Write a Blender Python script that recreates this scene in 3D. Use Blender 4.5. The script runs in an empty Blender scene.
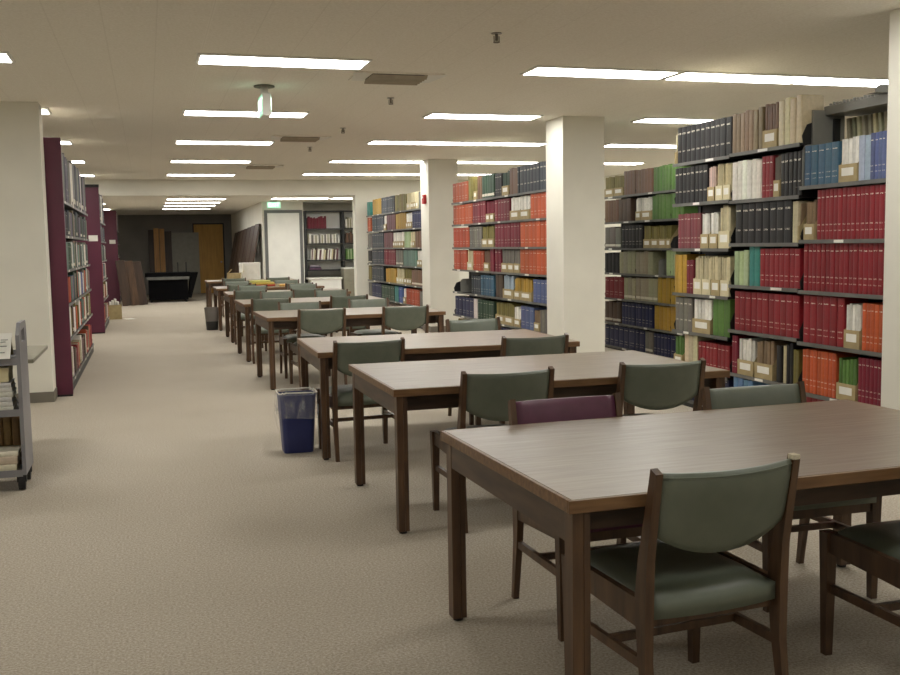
import bpy, bmesh, math, random
from mathutils import Vector, Matrix
R = random.Random(7)
C = bpy.context.scene.collection
PI = math.pi

# ---------------------------------------------------------------- materials
def lin(c):
    return tuple((v/255/12.92 if v/255 <= .04045 else ((v/255+.055)/1.055)**2.4) for v in c)
def newmat(name):
    m = bpy.data.materials.new(name); m.use_nodes = True
    nt = m.node_tree; b = nt.nodes['Principled BSDF']
    return m, nt, b
def node(nt, t, **kw):
    n = nt.nodes.new(t)
    for k, v in kw.items(): setattr(n, k, v)
    return n
def mixcol(nt, fac, a, b):
    n = node(nt, 'ShaderNodeMix', data_type='RGBA')
    for i, v in ((0, fac), (6, a), (7, b)):
        if isinstance(v, (int, float)): n.inputs[i].default_value = v
        elif isinstance(v, tuple): n.inputs[i].default_value = (*v[:3], 1)
        else: nt.links.new(v, n.inputs[i])
    return n.outputs[2]
def math_(nt, op, a, b=None, c=None):
    n = node(nt, 'ShaderNodeMath', operation=op)
    for i, v in enumerate((a, b, c)):
        if v is None: continue
        if isinstance(v, (int, float)): n.inputs[i].default_value = v
        else: nt.links.new(v, n.inputs[i])
    return n.outputs[0]
def noise(nt, vec, scale, detail=2, rough=.5):
    n = node(nt, 'ShaderNodeTexNoise'); n.inputs['Scale'].default_value = scale
    n.inputs['Detail'].default_value = detail; n.inputs['Roughness'].default_value = rough
    if vec is not None: nt.links.new(vec, n.inputs['Vector'])
    return n.outputs[0]
def coord(nt, which='Object', scale=None):
    t = node(nt, 'ShaderNodeTexCoord').outputs[which]
    if scale is None: return t
    mp = node(nt, 'ShaderNodeMapping'); mp.inputs['Scale'].default_value = scale
    nt.links.new(t, mp.inputs['Vector']); return mp.outputs[0]
def bump(nt, b, h, strength, dist=.01):
    n = node(nt, 'ShaderNodeBump'); n.inputs['Strength'].default_value = strength; n.inputs['Distance'].default_value = dist
    nt.links.new(h, n.inputs['Height']); nt.links.new(n.outputs[0], b.inputs['Normal'])
def ramp(nt, v, lo, hi):
    n = node(nt, 'ShaderNodeMapRange'); n.inputs[1].default_value = lo; n.inputs[2].default_value = hi
    nt.links.new(v, n.inputs[0]); return n.outputs[0]
def mottled(name, rgb, rgb2=None, scale=8, rough=.6, bumpy=0, bscale=60, stretch=None, metal=0, spec=.5):
    m, nt, b = newmat(name)
    c2 = rgb2 or tuple(v*.86 for v in rgb)
    n = noise(nt, coord(nt, 'Object', stretch), scale, 3)
    nt.links.new(mixcol(nt, ramp(nt, n, .3, .7), lin(rgb), lin(c2)), b.inputs['Base Color'])
    b.inputs['Roughness'].default_value = rough; b.inputs['Metallic'].default_value = metal
    b.inputs['Specular IOR Level'].default_value = spec
    if bumpy: bump(nt, b, noise(nt, coord(nt), bscale, 2), bumpy, .004)
    return m
M = {}
M['wall'] = mottled('cream_wall_paint', (228,225,213), (221,218,206), 2.5, .75, .08, 120)
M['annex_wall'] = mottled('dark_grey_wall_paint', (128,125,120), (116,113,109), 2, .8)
M['wood'] = mottled('dark_walnut_wood', (98,72,50), (66,47,34), 5, .38, .05, 40, (6,6,.7))
M['edge_wood'] = mottled('walnut_edge_wood', (128,96,62), (96,68,44), 6, .4, 0, 40, (.8,8,8))
M['rail_wood'] = mottled('dark_walnut_rail', (84,64,49), (58,43,34), 5, .4, 0, 40, (1,1,6))
M['green_vinyl'] = mottled('grey_green_vinyl', (106,112,99), (98,105,92), 14, .36, .12, 260)
M['purple_vinyl'] = mottled('aubergine_vinyl', (98,48,74), (86,42,65), 14, .45, .12, 260)
M['steel'] = mottled('grey_painted_steel', (134,133,127), (120,119,114), 5, .45)
M['dark_steel'] = mottled('charcoal_painted_steel', (36,36,36), (29,29,29), 5, .5)
M['lip_steel'] = mottled('pale_grey_shelf_edge', (112,111,106), (92,91,87), 7, .45)
M['maroon'] = mottled('maroon_laminate', (92,32,56), (80,27,49), 3, .45)
M['cart'] = mottled('grey_cart_steel', (132,130,134), (118,117,121), 4, .42)
M['rubber'] = mottled('black_rubber', (30,28,28), (22,21,21), 20, .6)
M['card'] = mottled('tan_cardboard', (176,158,116), (160,142,102), 12, .8)
M['card_cream'] = mottled('cream_cardboard', (214,204,168), (202,190,152), 12, .8)
M['paper'] = mottled('white_paper', (236,234,226), (222,220,210), 10, .8)
M['pages'] = mottled('page_edges', (214,206,184), (196,186,160), 90, .9)
M['white_metal'] = mottled('white_enamel', (232,231,224), (224,223,216), 4, .5)
M['black_cover'] = mottled('black_vinyl_cover', (10,10,12), (14,13,15), 5, .8, spec=.1)
M['plank'] = mottled('dark_brown_panel', (72,52,38), (50,36,27), 4, .5, 0, 40, (5,5,.5))
M['tan_plank'] = mottled('tan_wood_plank', (212,162,102), (184,138,84), 4, .55, 0, 40, (5,5,.5))
M['yellow_door'] = mottled('yellow_oak_door', (196,150,66), (176,132,56), 4, .5, 0, 40, (5,5,.5))
M['blue_plastic'] = mottled('blue_plastic', (40,50,108), (35,44,96), 4, .4)
M['grey_plastic'] = mottled('grey_plastic', (112,106,100), (100,95,90), 4, .5)
M['black_plastic'] = mottled('black_plastic', (44,42,42), (36,35,35), 4, .5)
M['trim'] = mottled('grey_rubber_baseboard', (122,116,104), (112,106,96), 4, .6)
M['frame_grey'] = mottled('grey_door_frame', (104,104,102), (94,94,92), 4, .5)
M['red_plastic'] = mottled('red_alarm_plastic', (186,32,30), (172,26,26), 4, .4)
M['slot'] = mottled('dark_vent_slot', (70,64,54), (58,53,45), 8, .7)
M['louvre'] = mottled('darkened_tan_vent_louvre', (168,158,140), (150,141,124), 8, .7)  # tan taken darker so the vent's end pieces look brightly lit
M['chrome'] = mottled('dull_chrome', (170,168,160), (150,148,142), 8, .3, metal=1)
M['leaf_top'] = mottled('grey_laminate', (140,136,120), (130,126,110), 8, .4)

def carpet():
    m, nt, b = newmat('beige_loop_carpet')
    co = coord(nt)
    f = noise(nt, co, 95, 4, .75); g = noise(nt, co, 1.1, 3)
    c = mixcol(nt, ramp(nt, f, .34, .66), lin((147,137,122)), lin((200,191,176)))
    c2 = mixcol(nt, math_(nt, 'MULTIPLY', ramp(nt, g, .35, .7), .16), c, lin((150,139,120)))
    nt.links.new(c2, b.inputs['Base Color']); b.inputs['Roughness'].default_value = .95
    b.inputs['Specular IOR Level'].default_value = .1
    bump(nt, b, noise(nt, co, 130, 2), .5, .006)
    return m
M['carpet'] = carpet()
def ceiling():
    m, nt, b = newmat('acoustic_ceiling_tile')
    co = coord(nt)
    f = noise(nt, co, 55, 4, .7)
    base = mixcol(nt, ramp(nt, f, .35, .62), lin((232,227,215)), lin((243,239,229)))
    sep = node(nt, 'ShaderNodeSeparateXYZ'); nt.links.new(co, sep.inputs[0])
    def grid(axis, off, pitch, w):
        a = math_(nt, 'PINGPONG', math_(nt, 'ADD', sep.outputs[axis], off), pitch/2)
        return math_(nt, 'LESS_THAN', a, w)
    gx = grid(0, -2.95+12.6, 1.26, .010); gy = grid(1, -7.55+15, 1.5, .008); gx2 = grid(0, -2.95+12.6, .315, .004)
    l1 = math_(nt, 'MAXIMUM', math_(nt, 'MULTIPLY', gx, .55), math_(nt, 'MULTIPLY', gy, .2))
    l2 = math_(nt, 'MULTIPLY', gx2, .10)
    col = mixcol(nt, l1, base, lin((246,242,232)))
    col = mixcol(nt, l2, col, lin((150,140,120)))
    nt.links.new(col, b.inputs['Base Color']); b.inputs['Roughness'].default_value = .9
    b.inputs['Specular IOR Level'].default_value = .15
    bump(nt, b, f, .15, .004)
    return m
M['ceiling'] = ceiling()
def laminate():
    m, nt, b = newmat('brown_walnut_laminate')
    n = noise(nt, coord(nt, 'Object', (1.1, 16, 16)), 3.2, 4, .6)
    n2 = noise(nt, coord(nt, 'Object', (2, 60, 60)), 4, 2)
    c = mixcol(nt, ramp(nt, n, .3, .7), lin((132,115,92)), lin((112,95,75)))
    c = mixcol(nt, math_(nt, 'MULTIPLY', ramp(nt, n2, .45, .7), .25), c, lin((70,52,40)))
    nt.links.new(c, b.inputs['Base Color'])
    nt.links.new(math_(nt, 'MULTIPLY_ADD', n, .10, .27), b.inputs['Roughness'])
    b.inputs['Specular IOR Level'].default_value = .62
    return m
M['laminate'] = laminate()
def cloth():
    # one cloth for every volume: colour from attribute Col (alpha = spine style), stamped lines from the spine UV
    m, nt, b = newmat('book_cloth')
    at = node(nt, 'ShaderNodeAttribute', attribute_name='Col')
    uv = node(nt, 'ShaderNodeUVMap', uv_map='spine')
    sep = node(nt, 'ShaderNodeSeparateXYZ'); nt.links.new(uv.outputs[0], sep.inputs[0])
    v = sep.outputs[1]
    sty = math_(nt, 'MULTIPLY', at.outputs['Alpha'], 4)
    mp = node(nt, 'ShaderNodeMapping'); mp.inputs['Scale'].default_value = (2.2, 14, 1)
    nt.links.new(uv.outputs[0], mp.inputs['Vector'])
    nz = noise(nt, mp.outputs[0], 2.5, 3, .7)
    fr = math_(nt, 'ABSOLUTE', math_(nt, 'SUBTRACT', math_(nt, 'FRACT', sep.outputs[0]), .5))
    txt = math_(nt, 'MULTIPLY', math_(nt, 'GREATER_THAN', nz, .47), math_(nt, 'LESS_THAN', fr, .32))
    def band(c, w): return math_(nt, 'COMPARE', v, c, w)
    def is_(k): return math_(nt, 'COMPARE', sty, k, .3)
    mul = lambda a, b_: math_(nt, 'MULTIPLY', a, b_)
    mx = lambda a, b_: math_(nt, 'MAXIMUM', a, b_)
    s1 = mul(is_(1), mul(txt, mx(mul(band(.845, .012), .8), mx(mul(band(.30, .014), .45), mul(band(.18, .012), .4)))))
    s2 = mul(is_(2), mx(mul(band(.82, .022), mul(txt, .75)), mul(band(.33, .02), mul(txt, .55))))
    s3 = mul(is_(3), mul(band(.14, .055), .8))
    s4 = mul(is_(4), mul(txt, mul(band(.55, .2), .4)))
    fac = mx(mx(s1, s2), mx(s3, s4))
    nb = noise(nt, coord(nt), 30, 3)
    base = mixcol(nt, math_(nt, 'MULTIPLY', ramp(nt, nb, .35, .7), .18), at.outputs['Color'], lin((40,36,34)))
    col = mixcol(nt, fac, base, lin((224,218,200)))
    nt.links.new(col, b.inputs['Base Color']); b.inputs['Roughness'].default_value = .5
    return m
M['cloth'] = cloth()
def emit(name, rgb, s):
    m, nt, b = newmat(name)
    b.inputs['Base Color'].default_value = (.8, .8, .8, 1)
    n = noise(nt, coord(nt), 2, 1)
    nt.links.new(mixcol(nt, math_(nt, 'MULTIPLY', n, .1), rgb, tuple(v*.9 for v in rgb)), b.inputs['Emission Color'])
    b.inputs['Emission Strength'].default_value = s
    return m
LIGHT = (1.0, .985, .93)
M['diffuser'] = emit('lit_diffuser', LIGHT, 11.5)
M['dim_diffuser'] = emit('dim_lit_diffuser', LIGHT, 5.0)
M['exit_green'] = emit('lit_green_sign', (.18, .75, .42), .55)
M['exit_white'] = emit('lit_sign_letters', (.8, 1, .85), 1.1)
def film():
    m, nt, b = newmat('clear_bin_liner')
    n = noise(nt, coord(nt, 'Object', (1,1,.35)), 26, 3)
    b.inputs['Base Color'].default_value = (.86, .88, .92, 1); b.inputs['Roughness'].default_value = .25
    nt.links.new(math_(nt, 'MULTIPLY_ADD', ramp(nt, n, .5, .75), .30, .10), b.inputs['Alpha'])
    bump(nt, b, n, .6, .02)
    return m
M['film'] = film()

# ---------------------------------------------------------------- mesh helpers
def bx(bm, x0, y0, z0, x1, y1, z1, bev=0, mat=0):
    vs = [bm.verts.new(p) for p in ((x0,y0,z0),(x1,y0,z0),(x1,y1,z0),(x0,y1,z0),(x0,y0,z1),(x1,y0,z1),(x1,y1,z1),(x0,y1,z1))]
    fs = [bm.faces.new([vs[i] for i in q]) for q in ((0,3,2,1),(4,5,6,7),(0,1,5,4),(1,2,6,5),(2,3,7,6),(3,0,4,7))]
    for f in fs: f.material_index = mat
    if bev:
        es = list({e for f in fs for e in f.edges})
        bmesh.ops.bevel(bm, geom=es, offset=bev, segments=2, profile=.5, affect='EDGES')
    return vs
def prism(bm, pts, axis, a, b, bev=0, mat=0):
    # pts 2-D outline extruded along axis (0=x: pts are y,z; 1=y: x,z; 2=z: x,y)
    def P(p, t): return ((t,p[0],p[1]),(p[0],t,p[1]),(p[0],p[1],t))[axis]
    A = [bm.verts.new(P(p, a)) for p in pts]; B = [bm.verts.new(P(p, b)) for p in pts]
    n = len(pts); fs = [bm.faces.new(A), bm.faces.new(B[::-1])]
    for i in range(n): fs.append(bm.faces.new((A[i], B[i], B[(i+1)%n], A[(i+1)%n])))
    for f in fs: f.material_index = mat
    if bev:
        bmesh.ops.bevel(bm, geom=list({e for f in fs for e in f.edges}), offset=bev, segments=1, affect='EDGES')
    return fs
def loft(bm, rings, cap=True):
    vr = [[bm.verts.new(p) for p in r] for r in rings]
    n = len(vr[0])
    for a, b in zip(vr, vr[1:]):
        for i in range(n): bm.faces.new((a[i], a[(i+1)%n], b[(i+1)%n], b[i]))
    if cap: bm.faces.new(vr[0][::-1]); bm.faces.new(vr[-1])
    return vr
def rect(cx, cy, z, w, d): return [(cx-w/2,cy-d/2,z),(cx+w/2,cy-d/2,z),(cx+w/2,cy+d/2,z),(cx-w/2,cy+d/2,z)]
def rrect(cx, cy, z, w, d, r, n=4):
    out = []
    for k, (sx, sy) in enumerate(((1,1),(-1,1),(-1,-1),(1,-1))):
        for i in range(n+1):
            a = k*PI/2 + i*PI/2/n
            out.append((cx+sx*(w/2-r)+r*math.cos(a), cy+sy*(d/2-r)+r*math.sin(a), z))
    return out
def tube(bm, pts, r, n=8):
    rings = []
    for i, p in enumerate(pts):
        p = Vector(p); d = (Vector(pts[min(i+1,len(pts)-1)])-Vector(pts[max(i-1,0)])).normalized()
        u = d.orthogonal().normalized() if abs(d.z) > .9 else d.cross(Vector((0,0,1))).normalized()
        w = d.cross(u)
        rings.append([p+u*(r*math.cos(2*PI*k/n))+w*(r*math.sin(2*PI*k/n)) for k in range(n)])
    loft(bm, rings)
def cyl(bm, c, r, h, axis=2, n=16, r2=None):
    r2 = r if r2 is None else r2
    def P(a, rr, t):
        u, v = rr*math.cos(a), rr*math.sin(a)
        q = ((t,u,v),(u,t,v),(u,v,t))[axis]; return (c[0]+q[0], c[1]+q[1], c[2]+q[2])
    loft(bm, [[P(2*PI*k/n, r, 0) for k in range(n)], [P(2*PI*k/n, r2, h) for k in range(n)]])
def obj(name, bm, mats, parent=None, smooth=False, label=None):
    bmesh.ops.recalc_face_normals(bm, faces=bm.faces)
    me = bpy.data.meshes.new(name); bm.to_mesh(me); bm.free()
    for k in (mats if isinstance(mats, (list, tuple)) else [mats]): me.materials.append(M[k])
    if smooth:
        for p in me.polygons: p.use_smooth = True
    o = bpy.data.objects.new(name, me); C.objects.link(o)
    if parent: o.parent = parent
    if label: o['label'] = label
    return o
def tag(o, label, cat, group=None):
    o['label'] = label; o['category'] = cat
    if group: o['group'] = group
    return o
def thing(name, label, cat, loc=(0,0,0), rz=0, group=None):
    o = bpy.data.objects.new(name, None); C.objects.link(o)
    o.empty_display_size = .1
    o.location = loc; o.rotation_euler = (0,0,rz)
    return tag(o, label, cat, group)
def struct(name, bm, m):
    o = obj(name, bm, m); o['kind'] = 'structure'; return o
def dup(root, loc, rz, label, group=None):
    def cp(o, par):
        c = o.copy(); C.objects.link(c)
        if par: c.parent = par
        for ch in kids.get(o.name, []): cp(ch, c)
        return c
    kids = {}
    def walk(o):
        kids[o.name] = list(o.children)
        for ch in o.children: walk(ch)
    walk(root)
    r = cp(root, None); r.location = loc; r.rotation_euler = (0,0,rz); r['label'] = label
    if group: r['group'] = group
    return r
def box(name, m, *a, bev=0, parent=None, label=None):
    bm = bmesh.new(); bx(bm, *a, bev=bev); return obj(name, bm, m, parent, label=label)
ORD = ['first','second','third','fourth','fifth','sixth','seventh','eighth','ninth','tenth','eleventh','twelfth','thirteenth','fourteenth','fifteenth','sixteenth','seventeenth','eighteenth','nineteenth','twentieth']
NUM = ['zero','one','two','three','four','five','six','seven','eight','nine','ten','eleven','twelve','thirteen','fourteen','fifteen','sixteen','seventeen','eighteen','nineteen','twenty']

# ---------------------------------------------------------------- room shell
H, HA = 2.84, 2.52          # main ceiling, annex ceiling
YB, YF = 21.4, 33.5         # beam between hall and annex, annex far wall
XL, XR, YN = -5.0, 9.5, -3.0
def sbox(name, m, *a):
    bm = bmesh.new(); bx(bm, *a); return struct(name, bm, m)
sbox('floor', 'carpet', XL, YN, -.1, XR, YF, 0)
sbox('ceiling', 'ceiling', XL, YN, H, XR, YB+.3, H+.1)
sbox('ceiling_annex', 'ceiling', XL, YB+.3, HA, XR, YF, HA+.1)
sbox('wall_back', 'wall', XL, YN-.1, 0, XR, YN, H)
sbox('wall_left', 'wall', XL-.1, YN, 0, XL, YF, H)
sbox('wall_right', 'wall', XR, YN, 0, XR+.1, YF, H)
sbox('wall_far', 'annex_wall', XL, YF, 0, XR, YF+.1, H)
sbox('wall_beam', 'wall', XL, YB, HA, 4.29, YB+.3, H)
sbox('wall_beside_opening', 'wall', 4.29, YB, 0, XR, YB+.3, H)
sbox('wall_annex_side', 'wall', 2.64, 24.4, 0, 2.74, YF, HA)
sbox('wall_annex_front', 'wall', 2.74, 24.4, 0, 3.62, 24.5, HA)
sbox('wall_annex_right', 'wall', 2.74, 25.3, 0, XR, 25.4, HA)
for nm, x0, y0, x1, y1 in (('wall_pillar_near', 4.45, 4.87, 4.95, 5.355), ('wall_pillar_middle', 4.45, 10.5, 4.95, 11.0),
                           ('wall_pillar_far', 4.45, 16.1, 4.95, 16.6), ('wall_pillar_left', -1.46, 10.36, -.92, 10.68)):
    sbox(nm, 'wall', x0, y0, 0, x1, y1, H)
def baseb(name, x0, y0, x1, y1, h=.10, t=.008):
    bm = bmesh.new()
    bx(bm, x0-t, y0-t, 0, x1+t, y0, h); bx(bm, x0-t, y1, 0, x1+t, y1+t, h)
    bx(bm, x0-t, y0, 0, x0, y1, h); bx(bm, x1, y0, 0, x1+t, y1, h)
    struct(name, bm, 'trim')
baseb('baseboard_left', -1.46, 10.36, -.92, 10.68)
baseb('baseboard_middle', 4.45, 10.5, 4.95, 11.0)
baseb('baseboard_far', 4.45, 16.1, 4.95, 16.6)
sbox('baseboard_opening', 'trim', 4.29, YB-.01, 0, 4.46, YB, .1)
# white door in a grey frame, facing the hall
def door(name, x0, x1, y, z1, m, fm, fw=.06, knob=True):
    bm = bmesh.new(); bx(bm, x0, y-.03, .01, x1, y-.005, z1, bev=.004)
    d = struct(name, bm, m)
    bm = bmesh.new()
    bx(bm, x0-fw, y-.05, 0, x0, y-.001, z1+fw); bx(bm, x1, y-.05, 0, x1+fw, y-.001, z1+fw); bx(bm, x0, y-.05, z1, x1, y-.001, z1+fw)
    obj('door_frame', bm, fm, d)
    if knob:
        bm = bmesh.new(); cyl(bm, (x1-.08, y-.03, 1.0), .012, -.045, 1, 10); cyl(bm, (x1-.08, y-.075, 1.0), .028, -.03, 1, 12, .02)
        obj('door_knob', bm, 'chrome', d)
door('door_1', 2.76, 3.52, 24.4, 2.25, 'white_metal', 'frame_grey', .07, False)
door('door_2', 1.46, 2.36, YF, 2.2, 'yellow_door', 'dark_steel', .04)

# ---------------------------------------------------------------- ceiling lights and fittings
LW = .34
def make_light(key='diffuser'):
    t = thing('ceiling_light', 'x', 'ceiling light')
    bm = bmesh.new(); w, d = .61, LW/2
    for a in ((-w-.025,-d-.025,w+.025,-d),(-w-.025,d,w+.025,d+.025),(-w-.025,-d,-w,d),(w,-d,w+.025,d)):
        bx(bm, a[0], a[1], -.014, a[2], a[3], -.001)
    obj('light_frame', bm, 'white_metal', t)
    bm = bmesh.new(); bx(bm, -w, -d, -.016, w, d, -.003)
    obj('diffuser', bm, key, t)
    return t
lp = make_light(); ldim = make_light('dim_diffuser'); ldim_used = False
rows_aisle = [7.77, 10.82, 13.8, 16.83, 19.9]
L = []
for i, y in enumerate(rows_aisle): L.append((1.04, y, f'bright ceiling light over the aisle, {ORD[i]} of five going into the room', 'lights over the aisle', H))
for i, (y, xs) in enumerate(((7.77, (3.63, 4.93, 6.20)), (10.65, (3.57, 6.08)), (13.5, (3.55, 4.8, 7.0)), (16.6, (3.56, 4.8, 6.05, 7.9)), (19.55, (3.55, 4.8, 6.05, 7.9)))):
    for j, x in enumerate(xs):
        L.append((x, y, f'bright ceiling light over the tables and stacks, {ORD[i]} row, {ORD[j]} from left', 'lights over tables and stacks', H))
for i, y in enumerate((7.98, 10.95, 14.05, 17.05, 20.2)):
    L.append((-1.50, y, f'bright ceiling light over the left bookcases, {ORD[i]} of that row', 'lights over the left bookcases', H))
for i, y in enumerate((22.75, 24.5, 26.3, 28.4)):
    L.append((1.07, y, f'ceiling light in the dark annex, {ORD[i]} of four beyond the beam', 'annex lights', HA))
for j, x in enumerate((3.3, 4.62)): L.append((x, 22.6, f'ceiling light in front of the white door and journal shelves, {ORD[j]} from left', 'annex lights', HA))
for j, y in enumerate((25.0, 28.4)): L.append((-1.5, y, f'ceiling light behind the end of the maroon bookcases, {ORD[j]} one', 'annex lights', HA))
for x in (3.55, 6.1, -1.50): L.append((x, 4.8, 'unseen bright ceiling light overhead, above the camera', 'bright lights above the camera', H))  # unseen lights out of frame, placed to brighten pillar, right stacks and cart
for i, y in enumerate((1.8, -1.2)):
    for x in (1.04, 3.55, 6.1, -1.49): L.append((x, y, 'unseen ceiling light added overhead, above and behind the camera', 'lights above the camera', H))  # unseen rows at reduced strength, added to fill the foreground with light
for i, (x, y, lab, g, z) in enumerate(L):
    if i == 0:
        lp.location = (x, y, z); lp['label'] = lab; lp['group'] = g
    elif g == 'lights above the camera' and not ldim_used:
        ldim.location = (x, y, z); ldim['label'] = lab; ldim['group'] = g; ldim_used = True
    else: dup(ldim if g == 'lights above the camera' else lp, (x, y, z), 0, lab, g)

def vent(x, y, lab):
    t = thing('ceiling_vent', lab, 'vent', (x, y, H), 0, 'ceiling vents')
    bm = bmesh.new(); a, b = .36, .21
    for q in ((-a,-b,a,-b+.03),(-a,b-.03,a,b),(-a,-b+.03,-a+.03,b-.03),(a-.03,-b+.03,a,b-.03)): bx(bm, q[0], q[1], -.012, q[2], q[3], -.001)
    obj('vent_frame', bm, 'ceiling', t)
    for s in (-1, 1):
        bm = bmesh.new()
        vs = [bm.verts.new(p) for p in ((s*.39,-.20,-.0135),(s*.335,.20,-.0135),(s*.235,.20,-.0135),(s*.235,-.20,-.0135))]; bm.faces.new(vs)
        vs2 = [bm.verts.new(p) for p in ((s*.33,-.18,-.006),(s*.33,.18,-.006),(s*.235,.18,-.006),(s*.235,-.18,-.006))]; bm.faces.new(vs2)
        obj('end_deflector', bm, 'white_metal', t)
    bm = bmesh.new()
    for k in range(5):
        y0 = -.17+k*.075
        vs = [bm.verts.new(p) for p in ((-.23,y0,-.01),(.23,y0,-.01),(.23,y0+.05,-.04),(-.23,y0+.05,-.04))]; bm.faces.new(vs)
    obj('louvre', bm, 'louvre', t)
    box('duct_opening', 'slot', -.33, -.18, -.004, .33, .18, -.001, parent=t)
    box('dark_slot', 'slot', -.225, -.175, -.016, .20, -.115, -.013, parent=t)
vent(2.03, 8.3, 'square slotted ceiling vent beside the first aisle light')
vent(1.93, 13.1, 'slotted ceiling vent beside the third aisle light')
vent(1.93, 17.8, 'small slotted ceiling vent beside the fourth aisle light')
for i, (x, y) in enumerate(((2.28, 6.49), (2.27, 9.5), (2.28, 12.0), (2.25, 14.35))):
    t = thing('sprinkler_head', f'small ceiling sprinkler head above the tables, {ORD[i]} going into the room', 'sprinkler', (x, y, H), 0, 'ceiling sprinklers')
    bm = bmesh.new(); cyl(bm, (0,0,-.006), .035, .005); obj('escutcheon', bm, 'chrome', t)
    bm = bmesh.new(); cyl(bm, (0,0,-.05), .010, .045); cyl(bm, (0,0,-.062), .022, .004); bx(bm, -.02,-.004,-.06,-.015,.004,-.02); bx(bm, .015,-.004,-.06,.02,.004,-.02)
    obj('nozzle', bm, 'trim', t)
# exit signs
def exit_sign(lab, loc, rz, drop, w=.32, h=.2):
    t = thing('exit_sign', lab, 'exit sign', loc, rz)
    bm = bmesh.new(); cyl(bm, (0,0,-.012), .09, .011, 2, 20); obj('ceiling_mount', bm, 'trim', t)
    if drop > .03:
        bm = bmesh.new(); bx(bm, -.03, -.03, -drop, .03, .03, -.012); obj('stem', bm, 'white_metal', t)
    hb = box('sign_housing', 'white_metal', -w/2, -.035, -drop-h, w/2, .035, -drop, bev=.006, parent=t)
    for s in (-1, 1):
        box('sign_face', 'exit_green', -w/2+.012, min(s*.034, s*.039), -drop-h+.012, w/2-.012, max(s*.034, s*.039), -drop-.012, parent=t)
        cu = bpy.data.curves.new('exit_lettering', 'FONT'); cu.body = 'EXIT'; cu.size = h*.80; cu.align_x = 'CENTER'; cu.align_y = 'CENTER'; cu.extrude = .001
        tmp = bpy.data.objects.new('exit_lettering', cu); me = bpy.data.meshes.new_from_object(tmp); bpy.data.objects.remove(tmp); me.materials.clear(); me.materials.append(M['exit_white'])
        o = bpy.data.objects.new('exit_lettering', me); C.objects.link(o); o.parent = t
        o.location = (0, s*.041, -drop-h/2); o.rotation_euler = (PI/2, 0, 0 if s < 0 else PI)
exit_sign('white exit sign with green face hanging edge-on over the aisle', (1.03, 9.0, H), PI/2, .08, .30, .19)
exit_sign('green lit exit sign above the white door', (2.89, 24.1, HA), 0, .012, .33, .16)
# alarm strobe on the pillar
t = thing('fire_alarm', 'small red fire alarm on the far white pillar', 'fire alarm', (4.45, 16.3, 2.12))
box('alarm_housing', 'red_plastic', -.05, -.06, 0, -.001, .06, .15, bev=.008, parent=t)
box('strobe_lens', 'white_metal', -.062, -.03, .09, -.05, .03, .13, bev=.004, parent=t)
# ---------------------------------------------------------------- reading tables
TL, TD, TZ = 1.894, 1.166, .74
def make_table():
    t = thing('reading_table', 'x', 'table')
    bm = bmesh.new(); bx(bm, .012, .012, .704, TL-.012, TD-.012, TZ, bev=.001)
    top = obj('tabletop', bm, 'laminate', t)
    bm = bmesh.new()
    for q in ((0,0,TL,.012),(0,TD-.012,TL,TD),(0,.012,.012,TD-.012),(TL-.012,.012,TL,TD-.012)): bx(bm, q[0], q[1], .702, q[2], q[3], TZ-.001, bev=.002)
    obj('edge_band', bm, 'edge_wood', top)
    i, s = .018, .056
    for q in ((.02,.07,.042,TD-.07),(TL-.042,.07,TL-.02,TD-.07),(.07,.15,TL-.07,.172),(.07,TD-.172,TL-.07,TD-.15)):
        box('apron', 'rail_wood', q[0], q[1], .605, q[2], q[3], .702, parent=t)
    for x in (i, TL-i-s):
        for y in (i, TD-i-s):
            bm = bmesh.new(); bx(bm, x, y, .012, x+s*.6, y+s, .703, bev=.002); bx(bm, x+s*.62, y+.002, .012, x+s, y+s-.002, .703, bev=.002)
            lg = obj('leg', bm, 'wood', t)
            bm = bmesh.new(); cyl(bm, (x+s/2, y+s/2, 0), .020, .012, 2, 12); obj('foot_glide', bm, 'rubber', lg)
    return t
TABLES = [(1.09,2.54,.032),(1.14,4.84,.002),(1.07,6.74,-.021),(1.13,10.3,.018),(1.14,12.97,.018),(1.16,15.72,0),(1.14,18.1,.006),(1.2,22.0,0)]
TLAB = ['large walnut reading table closest to the camera, with brown laminate top',
 'walnut reading table, second in the row, behind the table with the purple chair',
 'walnut reading table, third in the row, beside the blue waste basket',
 'walnut reading table, fourth in the row, after the wide gap',
 'walnut reading table, fifth in the row, behind the table after the gap',
 'walnut reading table, sixth in the row, just before the grey waste basket',
 'walnut reading table, seventh in the row, with flat yellow volumes on it',
 'walnut reading table at the far end of the row, with boxes on it']
tp = make_table()
for i, (x, y, a) in enumerate(TABLES):
    if i == 0: tp.location = (x, y, 0); tp.rotation_euler.z = a; tp['label'] = TLAB[0]; tp['group'] = 'reading tables in the row'
    else: dup(tp, (x, y, 0), a, TLAB[i], 'reading tables in the row')

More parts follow.
